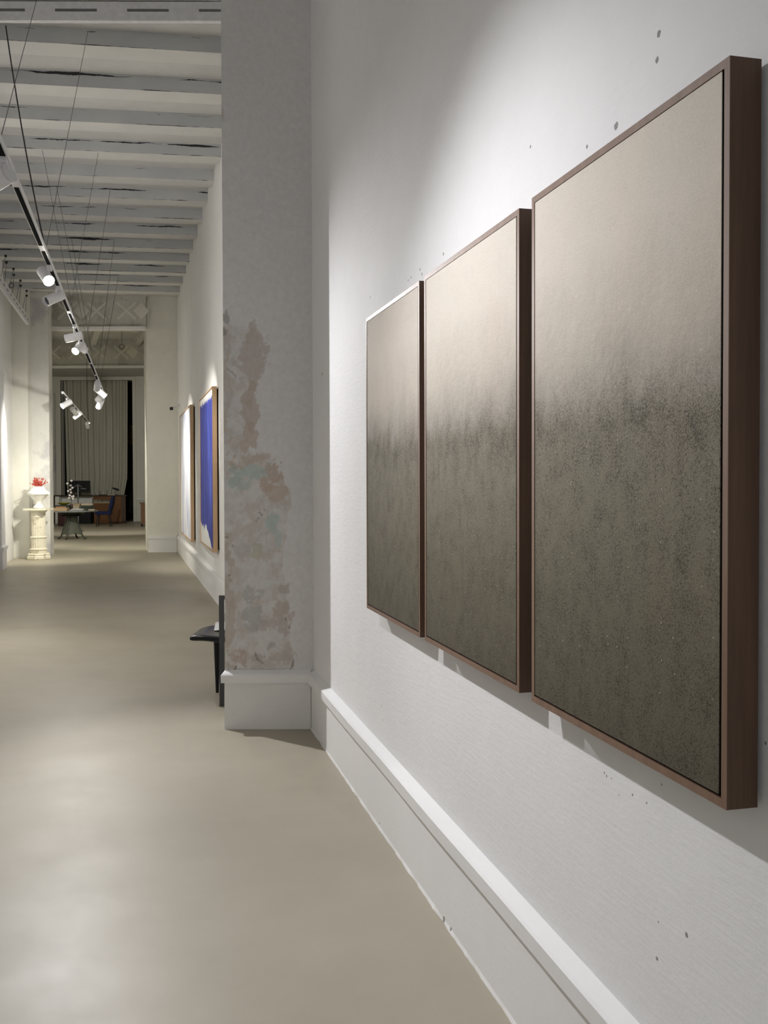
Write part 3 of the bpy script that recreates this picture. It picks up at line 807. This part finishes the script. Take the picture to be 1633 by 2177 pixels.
# ------------------------------------------------------------------ chair behind the pier
def chair():
    Yf = 6.43
    x0 = atY(466, 1400, Yf).x; x1 = atY(477, 1400, Yf).x
    zt_ = atY(470, 1266, Yf).z
    t = thing('chair', 'black lacquered chair with a dark grey flat bar frame half hidden behind the peeled pier', 'chair', (x0, Yf, 0))
    w = x1 - x0
    # flat bar frame: a tall rectangle
    for (xa, xb, za, zb, nm) in ((0, w, 0, zt_, 'frame_upright'), (.50 - w, .50 * 1.0, 0, zt_, 'frame_upright')):
        MB().bb((xa, 0, za), (xb, .014, zb), bev=.0015).build(nm, 'dark grey metal', t)
    MB().bb((w, 0, zt_ - w * .8), (.50 - w, .014, zt_), bev=.0015).build('frame_rail', 'dark grey metal', t)
    # saddle seat
    bm = bmesh.new(); nx, ny = 28, 18
    xs0, xs1 = -.215, .30; ys0, ys1 = .035, .47
    top = []; bot = []
    for i in range(nx + 1):
        ra, rb = [], []
        for j in range(ny + 1):
            fx = i / nx; fy = j / ny
            x = xs0 + (xs1 - xs0) * fx; y = ys0 + (ys1 - ys0) * fy
            # rounded front lip: narrow at the tip
            k = min(1, fx / .3); wy = .78 + .22 * math.sin(k * PI / 2)
            y = (ys0 + ys1) / 2 + (y - (ys0 + ys1) / 2) * wy
            e = min(fx / .08, 1.0)
            zc = .442 + .062 * (fx ** .9) * (.15 + .85 * fy ** 2) + .010 * math.sin(fx * 9) * (1 - fx)
            th = .014 + .016 * math.sqrt(max(0, min(1, fx / .12, (1 - fx) / .08 + .1, fy / .1 + .1, (1 - fy) / .1 + .1)))
            ra.append(bm.verts.new((x, y, zc + th * .5))); rb.append(bm.verts.new((x, y, zc - th)))
        top.append(ra); bot.append(rb)
    for i in range(nx):
        for j in range(ny):
            bm.faces.new((top[i][j], top[i + 1][j], top[i + 1][j + 1], top[i][j + 1]))
            bm.faces.new((bot[i][j], bot[i][j + 1], bot[i + 1][j + 1], bot[i + 1][j]))
    for i in range(nx):
        bm.faces.new((top[i][0], bot[i][0], bot[i + 1][0], top[i + 1][0])); bm.faces.new((top[i][ny], top[i + 1][ny], bot[i + 1][ny], bot[i][ny]))
    for j in range(ny):
        bm.faces.new((top[0][j], top[0][j + 1], bot[0][j + 1], bot[0][j])); bm.faces.new((top[nx][j], bot[nx][j], bot[nx][j + 1], top[nx][j + 1]))
    mb = MB(); mb.bm.free(); mb.bm = bm
    o = mb.build('seat', 'black lacquer', t, smooth=True)
    s = o.modifiers.new('s', 'SUBSURF'); s.levels = 1; s.render_levels = 1
    for (xx, yy, dx) in ((-.088, .43, .0), (.26, .08, 0), (.26, .43, 0)):
        MB().cyl((xx + dx * .5, yy, 0), (xx, yy, .43), .011, .026, n=14).build('leg', 'black lacquer', t, smooth=True)
    return t, x0, Yf
ch_, cx0, cyf = chair()
bm = MB(); bm.box((0, 0, 0), (.15, .20, .003))
pp = bm.build('leaflet', 'paper', loc=(cx0 - .01, cyf + .335, .490)); pp.rotation_euler = (.14, -.07, .1)
tag(pp, 'white paper sheet lying on the black chair seat', 'paper')

# ------------------------------------------------------------------ pedestal, urn, coral branch
pb = flr(92, 1187); PXc, PYc = pb.x, 18.62
t = thing('pedestal', 'cream fluted marble column pedestal with cracked base beside the left pier', 'pedestal', (PXc, PYc, 0))
MB().lathe([(.215, 0), (.228, .02), (.225, .06), (.205, .08), (.215, .10), (.20, .125)], n=8).build('base', 'antique marble', t)
MB().lathe([(.15, .125), (.155, .15), (.15, .17), (.165, .185), (.168, .20), (.148, .215), (.140, .225), (.140, .40), (.146, .41), (.158, .425), (.146, .44),
            (.135, .45), (.128, .80), (.130, .81), (.132, .90), (.15, .915)], n=40, flute=(.225, .80, .055)).build('shaft', 'antique marble', t, smooth=False)
MB().lathe([(.14, .905), (.16, .925), (.20, .945)], n=32).bb((-.215, -.215, .943), (.215, .215, .975), bev=.004).build('capital', 'antique marble', t)
t = thing('urn', 'white marble urn with flared shoulder standing on the fluted pedestal', 'urn', (PXc + .01, PYc, .975))
MB().lathe([(.085, 0), (.10, .01), (.10, .03), (.075, .06), (.052, .08), (.050, .11), (.062, .135)], n=36).build('foot', 'urn marble', t, smooth=True)
MB().lathe([(.055, .13), (.075, .15), (.115, .19), (.16, .24), (.185, .265), (.195, .27), (.20, .30), (.19, .315), (.15, .345), (.125, .375), (.118, .40), (.125, .415), (.118, .42), (.105, .415), (.09, .36)], n=40).build('bowl', 'urn marble', t, smooth=True)
for sx in (-1, 1):
    MB().sph((sx * .195, 0, .285), .028, (1, .8, 1.2)).build('handle', 'urn marble', t, smooth=True)
m = MB()
for i in range(64):
    a = random.uniform(0, 2 * PI); e = random.uniform(.25, 1.55); L = random.uniform(.07, .165)
    p0 = Vector((random.uniform(-.05, .05), random.uniform(-.05, .05), 0))
    d = Vector((math.cos(a) * math.cos(e), math.sin(a) * math.cos(e), math.sin(e)))
    p1 = p0 + d * L * .6; p2 = p1 + (d + Vector((random.uniform(-.5, .5), random.uniform(-.5, .5), .2))) * L * .35
    m.cyl(p0, p1, .004, n=5).cyl(p1, p2, .004, .003, n=5)
    m.sph(p2, random.uniform(.008, .015), u=6, v=4); m.sph(p1, .009, u=6, v=4)
o = m.build('coral_branch', 'coral red', loc=(PXc + .005, PYc, 1.40)); tag(o, 'bushy red coral sprig rising out of the marble urn', 'plant')

# ------------------------------------------------------------------ round-ended table in the rear
TY = 25.1
tc_ = atY(152, 1100, TY); TX = tc_.x
t = thing('table', 'long oval table with grey top on flared green grey steel pedestal, covered with books', 'table', (TX, TY, 0))
TZ = .74
m = MB()
pts = []
for i in range(40):
    a = 2 * PI * i / 40
    rx = .56; ry = .62
    cx_ = math.copysign(abs(math.cos(a)) ** .7, math.cos(a)) * rx; cy_ = math.copysign(abs(math.sin(a)) ** .7, math.sin(a)) * ry
    pts.append((cx_ + .07, cy_, TZ - .03))
m.prism(pts, (0, 0, .03)); m.build('table_top', 'table slate', t)
MB().lathe([(.30, .60), (.24, .62), (.36, .71)], n=24).build('under_bracket', 'steel leg', t)
for (fx, fy) in ((-.27, -.03), (-.03, -.27), (.30, -.02), (.03, .28)):
    m = MB()
    top_ = Vector((fx * .30, fy * .30, .62)); ft = Vector((fx, fy, .055))
    m.cyl(ft, top_, .020, .028, n=8)
    d = Vector((fx, fy, 0)).normalized()
    m.cyl(ft, (fx + d.x * .06, fy + d.y * .06, .02), .022, .02, n=8).sph((fx + d.x * .07, fy + d.y * .07, .018), .026, (1, 1, .65))
    m.build('leg', 'steel leg', t, smooth=True)
# four sheet panels between the legs
fts = [(-.27, -.03), (-.03, -.27), (.30, -.02), (.03, .28)]
for i in range(4):
    a = fts[i]; b = fts[(i + 1) % 4]
    p = [(a[0] * .98, a[1] * .98, .10), ((a[0] + b[0]) * .48, (a[1] + b[1]) * .48, .15), (b[0] * .98, b[1] * .98, .10), (b[0] * .32, b[1] * .32, .62), (a[0] * .32, a[1] * .32, .62)]
    n_ = Vector((a[0] + b[0], a[1] + b[1], 0)).normalized() * -.006
    MB().prism(p, n_).build('side_panel', 'green grey steel', t)

def slab(name, x, y, z, dx, dy, dz, rz, mat, label, cat='book', group='books and papers on the oval table'):
    m = MB(); m.box((0, 0, dz / 2), (dx, dy, dz), bev=min(.003, dz * .3))
    o = m.build(name, mat, loc=(x, y, z)); o.rotation_euler = (0, 0, rz); tag(o, label, cat, group); return o
T0 = TZ
slab('book', TX - .17, TY - .36, T0, .40, .26, .08, .05, 'tan card', 'large tan book at the front of the oval table')
slab('book', TX - .15, TY - .35, T0 + .081, .24, .18, .025, .3, 'salmon card', 'salmon pink book on top of the large tan book')
slab('book', TX + .26, TY - .32, T0, .34, .24, .035, .0, 'grey card', 'grey book at the front right of the oval table')
slab('magazine', TX + .26, TY - .31, T0 + .036, .28, .17, .012, .15, 'paper', 'white magazine on the grey book on the oval table', 'magazine')
slab('book', TX + .53, TY - .02, T0, .15, .24, .03, .2, 'cream card', 'cream book at the right rim of the oval table')
slab('book', TX + .05, TY + .27, T0, .24, .26, .12, -.1, 'cream card', 'thick cream book stack behind the vase on the oval table')
slab('book', TX + .05, TY + .27, T0 + .121, .22, .22, .05, .1, 'tan card', 'brown book on top of the thick cream stack')
slab('book', TX + .33, TY + .27, T0, .26, .26, .12, .0, 'dark green cloth', 'dark green thick book at the back right of the oval table')
slab('book', TX - .30, TY + .24, T0, .36, .26, .13, .1, 'dark green cloth', 'dark green thick book at the back left under the yellow bowl')
slab('book', TX + .33, TY + .27, T0 + .121, .27, .22, .05, .1, 'cream card', 'pale book on top of the dark green thick book')
# yellow green bowl
t_ = MB(); t_.lathe([(.05, 0), (.08, .01), (.17, .06), (.165, .065), (.07, .02)], n=28)
o = t_.build('bowl', 'yellow green', smooth=True, loc=(TX - .27, TY + .24, T0 + .131)); tag(o, 'yellow green dish on the dark book at the table rear', 'bowl')
# vase with cotton branch
vz = thing('vase', 'dark brown vase standing on the books of the oval table', 'vase', (TX + .005, TY - .02, T0))
MB().lathe([(.03, 0), (.038, .02), (.040, .10), (.034, .15), (.030, .17), (.026, .165)], n=20).build('body', 'dark vase', vz, smooth=True)
cb = thing('cotton_branch', 'branch with white cotton balls standing in the dark vase', 'plant', (TX + .005, TY - .02, T0 + .15))
px2m = TY / F
br = [(158, 1022), (150, 1028), (157, 1032), (162, 1038), (147, 1044), (150, 1042), (151, 1047), (148, 1053), (153, 1056), (158, 1057)]
ws = []
for i, (u, v) in enumerate([(152, 1022), (143, 1028), (150, 1032), (154, 1037), (145, 1044), (150, 1041), (151, 1047), (148, 1053), (152, 1056), (156, 1055), (147, 1059), (155, 1060)]):
    q = atY(u, v, TY - .02 + random.uniform(-.03, .03)) - Vector((TX + .005, TY - .02, T0 + .15)); ws.append(q)
m = MB()
stem = [Vector((0, 0, .02)), Vector((.005, 0, .12)), Vector((-.02, 0, .25)), Vector((.02, 0, .36)), Vector((-.005, 0, .50))]
m.tube(stem, .006, 6)
for q in ws:
    s_ = min(stem, key=lambda a: (a - q).length); m.cyl(s_, q, .004, n=5)
m.build('twig', 'twig', cb)
for q in ws[:12]:
    m = MB()
    for k in range(4):
        a = k * PI / 2; m.sph(q + Vector((math.cos(a) * .014, random.uniform(-.01, .01), math.sin(a) * .010)), .020, u=8, v=6)
    m.build('cotton_ball', 'white blossom', cb, smooth=True)

# ------------------------------------------------------------------ curtain, desks and other things at the far wall
def curtain():
    y = YW + .12; x0 = atY(137, 950, y).x; x1 = atY(273, 950, y).x
    zt_ = wz + .05
    bm = bmesh.new(); nx, nz = 150, 30; rows = []
    for j in range(nz + 1):
        f = j / nz; z = .02 + (zt_ - .02) * f
        row = []
        # the right hem is pulled inward toward the floor
        xr = x1 - .28 * max(0, 1 - z / 1.6) - .06 * max(0, 1 - f)
        xl = x0 + .10 * (1 - f)
        for i in range(nx + 1):
            g = i / nx; x = xl + (xr - xl) * g
            a = .055 + .02 * math.sin(g * 9)
            yy = y + a * math.sin(g * 62 + .6 * math.sin(g * 13) + .15 * math.sin(z * 2 + g * 5)) + .03 * math.sin(g * 19 + z * .5)
            row.append(bm.verts.new((x, yy, z)))
        rows.append(row)
    for j in range(nz):
        for i in range(nx): bm.faces.new((rows[j][i], rows[j][i + 1], rows[j + 1][i + 1], rows[j + 1][i]))
    me = bpy.data.meshes.new('curtain'); bm.to_mesh(me); bm.free(); me.materials.append(MATS['linen curtain'])
    me.polygons.foreach_set('use_smooth', [True] * len(me.polygons))
    o = bpy.data.objects.new('curtain', me); COL.objects.link(o)
    s = o.modifiers.new('t', 'SOLIDIFY'); s.thickness = .004
    tag(o, 'floor length beige linen curtain hanging in the tall opening', 'curtain')
curtain()
# amber picture glimpsed beyond the curtain
o = MB().bb((0, 0, 0), (.45, .03, .75)).build('wall_hanging', 'amber picture', loc=(atY(272, 930, YW + 2.15).x, YW + 2.15, atY(272, 945, YW + 2.15).z)); tag(o, 'brown picture glimpsed in the dark gap right of the curtain', 'picture')

def fr(u0, u1, v0, v1, Y): a = atY(u0, v0, Y); b = atY(u1, v1, Y); return a.x, b.x, b.z, a.z
# wooden desk (right part)
DY = 33.9
x0, x1, zb, zt_ = fr(197, 259, 1052, 1110, DY)
t = thing('desk', 'brown wooden writing desk in front of the curtain', 'desk', (x0, DY, 0))
w = x1 - x0; zt_ = 1.0
MB().bb((-.02, -.03, zt_ - .04), (w + .02, .62, zt_), bev=.005).build('desk_top', 'dark wood', t)
MB().bb((.02, 0, zt_ - .16), (w - .02, .60, zt_ - .04)).build('apron', 'desk wood', t)
MB().bb((.03, -.02, zt_ - .28), (w * .66, .01, zt_ - .245)).build('writing_flap', 'tan card', t)
MB().bb((w * .62, .02, .06), (w - .02, .60, zt_ - .16)).build('cabinet_body', 'desk wood', t)
MB().bb((.04, .02, .02), (w * .60, .58, zt_ - .29)).build('cabinet_body', 'desk wood', t)
MB().bb((w * .58, -.01, 0), (w + .02, .62, .08)).build('plinth', 'dark wood', t)
for zz in (.25, .48): MB().bb((w * .66, .005, zz), (w - .06, .022, zz + .20)).build('drawer', 'desk wood', t)
# things on the desk
z_ = zt_
gx = atY(218, 1045, DY + .2).x
t = thing('glass_tray', 'glass tray on a small stand on top of the wooden desk', 'tray', (gx, DY + .32, z_))
MB().bb((-.24, -.10, .155), (.20, .10, .165)).build('tray', 'grey card', t)
MB().bb((-.14, -.07, 0), (.14, .07, .02)).build('foot', 'black plastic', t); MB().cyl((.12, 0, .02), (.12, 0, .157), .01).cyl((-.12, 0, .02), (-.12, 0, .157), .01).build('post', 'dark grey metal', t)
lx = atY(246, 1038, DY + .2).x
t = thing('desk_lamp', 'small black desk lamp on the right end of the wooden desk', 'lamp', (lx, DY + .25, z_))
MB().lathe([(.06, 0), (.06, .015), (.02, .02)], n=18).build('base', 'black plastic', t)
MB().cyl((0, 0, .015), (-.03, 0, .20), .008).build('arm', 'dark grey metal', t)
MB().cyl((-.12, 0, .25), (.10, 0, .17), .028, .038).build('lamp_head', 'black plastic', t, smooth=True)
o = slab('paper_stack', atY(236, 1049, DY).x, DY + .06, z_, .26, .14, .02, 0, 'cream card', 'cream paper stack on the wooden desk under the lamp', 'paper', None)
# left counter
x0, x1, zb, zt2 = fr(104, 197, 1052, 1110, DY + .1)
t = thing('counter', 'dark topped counter with white side panel left of the wooden desk', 'desk', (x0, DY + .1, 0))
w = x1 - x0 - .05
MB().bb((-.1, -.03, .96), (w, .60, 1.0)).build('counter_top', 'dark wood', t)
MB().bb((.0, .0, .03), (.26, .58, .96)).build('side_cabinet', 'dark wood', t)
MB().bb((.22, -.02, .0), (.36, .56, .96)).build('side_panel', 'paper', t)
MB().bb((.36, .30, .40), (w - .05, .33, .96)).build('front_panel', 'paper', t)
MB().bb((w - .75, .0, .0), (w - .02, .58, .45)).build('lower_cabinet', 'black plastic', t)
MB().bb((.40, .02, .0), (w - .75, .05, .40)).build('kick_board', 'black plastic', t)
# monitor
x0, x1, zb, zt_ = fr(145, 191, 1022, 1048, DY + .2)
t = thing('monitor', 'large black computer monitor on the counter', 'monitor', ((x0 + x1) / 2, DY + .28, 1.0))
hw = (x1 - x0) / 2
MB().bb((-hw, -.02, .09), (hw, .02, zt_ - 1.0), bev=.006).build('screen_housing', 'black plastic', t)
MB().bb((-hw + .02, -.023, .11), (hw - .02, -.0205, zt_ - 1.02)).build('screen', 'screen glass', t)
MB().bb((-.03, .02, 0), (.03, .04, .2)).bb((-.12, -.06, 0), (.12, .10, .012)).build('stand', 'black plastic', t)
MB().bb((hw - .33, -.026, .215), (hw - .15, -.0225, .24)).build('badge', 'grey card', t)
# articulated lamp in front of the monitor
ax = atY(166, 1060, 29.0).x
t = thing('reading_lamp', 'grey articulated lamp standing before the monitor behind the oval table', 'lamp', (ax, 29.0, 0))
MB().lathe([(.14, 0), (.14, .02), (.03, .03)], n=20).build('base', 'black plastic', t)
ztop = atY(166, 1030, 29.0).z; zs = atY(166, 1060, 29).z
MB().cyl((0, 0, .02), (0, 0, ztop - .03), .022, n=10).build('pole', 'dark grey metal', t)
MB().tube([Vector((-.15, 0, ztop - .10)), Vector((0, 0, ztop)), Vector((.12, 0, ztop - .08))], .012).build('arm', 'dark grey metal', t)
# white round tray / low box beside
o = MB().lathe([(.16, 0), (.17, .10), (.15, .12)], n=24).build('fruit_bowl', 'grey card', smooth=True, loc=(atY(184, 1056, 33.7).x, DY + .2, 1.0)); tag(o, 'grey bowl beside the monitor on the counter', 'bowl')
o.location = (atY(194.5, 1050, DY).x, DY + .2, 1.0); o.scale = (.5, .5, .6)
# chest
x0, x1, zb, zt_ = fr(121, 139, 1084, 1118, 32.2)
t = thing('chest', 'dark oxblood upholstered chest under the counter', 'chest', ((x0 + x1) / 2, 32.5, 0))
MB().bb((-(x1 - x0) / 2, -.25, .02), ((x1 - x0) / 2, .25, .50), bev=.03).build('chest_body', 'oxblood leather', t)
for sx in (-1, 1):
    for sy in (-1, 1): MB().cyl((sx * .10, sy * .2, 0), (sx * .10, sy * .2, .03), .015).build('foot', 'black plastic', t)
# blue chair
cY = 31.9
cx_ = atY(221, 1100, cY).x
t = thing('dining_chair', 'navy velvet chair with dark legs drawn up beside the oval table', 'chair', (cx_, cY, 0), .12)
MB().box((0, 0, .45), (.50, .48, .11), bev=.035).build('seat', 'navy velvet', t, smooth=True)
bm = bmesh.new()
pr = [(.17, .44), (.22, .46), (.30, .70), (.34, .98), (.29, 1.01), (.25, .90), (.19, .62)]
mb = MB(); mb.bm.free(); mb.bm = bm; mb.prism([(x, -.24, z) for x, z in pr], (0, .48, 0))
mb.build('backrest', 'navy velvet', t, smooth=True)
for (sx, sy) in ((-1, -1), (-1, 1), (1, -1), (1, 1)):
    MB().cyl((sx * .22 + .01, sy * .20, .0), (sx * .17, sy * .16, .42), .012, .022, n=8).build('leg', 'black plastic', t)
# cabinet at the right edge
x0, x1, zb, zt_ = fr(298, 313, 1068, 1118, 31.9)
t = thing('cabinet', 'small reddish brown wooden cabinet against the rear right wall', 'cabinet', (x0, 31.9, 0), .25)
cw = .36
MB().bb((.02, .0, .08), (cw, .5, .74)).build('body', 'desk wood', t)
MB().bb((-.02, -.03, .74), (cw + .02, .52, .78), bev=.006).build('top', 'desk wood', t)
for sx in (.05, cw - .03):
    for sy in (.04, .46): MB().cyl((sx, sy, 0), (sx, sy, .09), .025, .035).build('foot', 'black plastic', t)

# ------------------------------------------------------------------ added fill light behind the camera, and world
w = bpy.data.worlds.new('world'); SC.world = w; w.use_nodes = True
bg = w.node_tree.nodes['Background']
bg.inputs[0].default_value = (.86, .92, 1.0, 1); bg.inputs[1].default_value = .05
def area(name, loc, rot, sx, sy, e, c=(.92, .96, 1)):
    l = bpy.data.lights.new(name, 'AREA'); l.shape = 'RECTANGLE'; l.size = sx; l.size_y = sy; l.energy = e; l.color = c
    o = bpy.data.objects.new(name, l); COL.objects.link(o); o.location = loc; o.rotation_euler = rot
    return o
area('unseen_fill', (.1, -4.25, 2.4), (PI / 2, 0, 0), 2.5, 3.5, 36, (.95, .97, 1))  # unseen area lamp added to lift the dim near end

SC.view_settings.view_transform = 'Standard'; SC.view_settings.look = 'None'
SC.view_settings.gamma = 1; SC.view_settings.use_curve_mapping = False
SC.view_settings.exposure = .42
cy = SC.cycles
cy.use_denoising = True
cy.max_bounces = 10; cy.diffuse_bounces = 8; cy.glossy_bounces = 4
cy.sample_clamp_indirect = 8
cy.caustics_reflective = False; cy.caustics_refractive = False
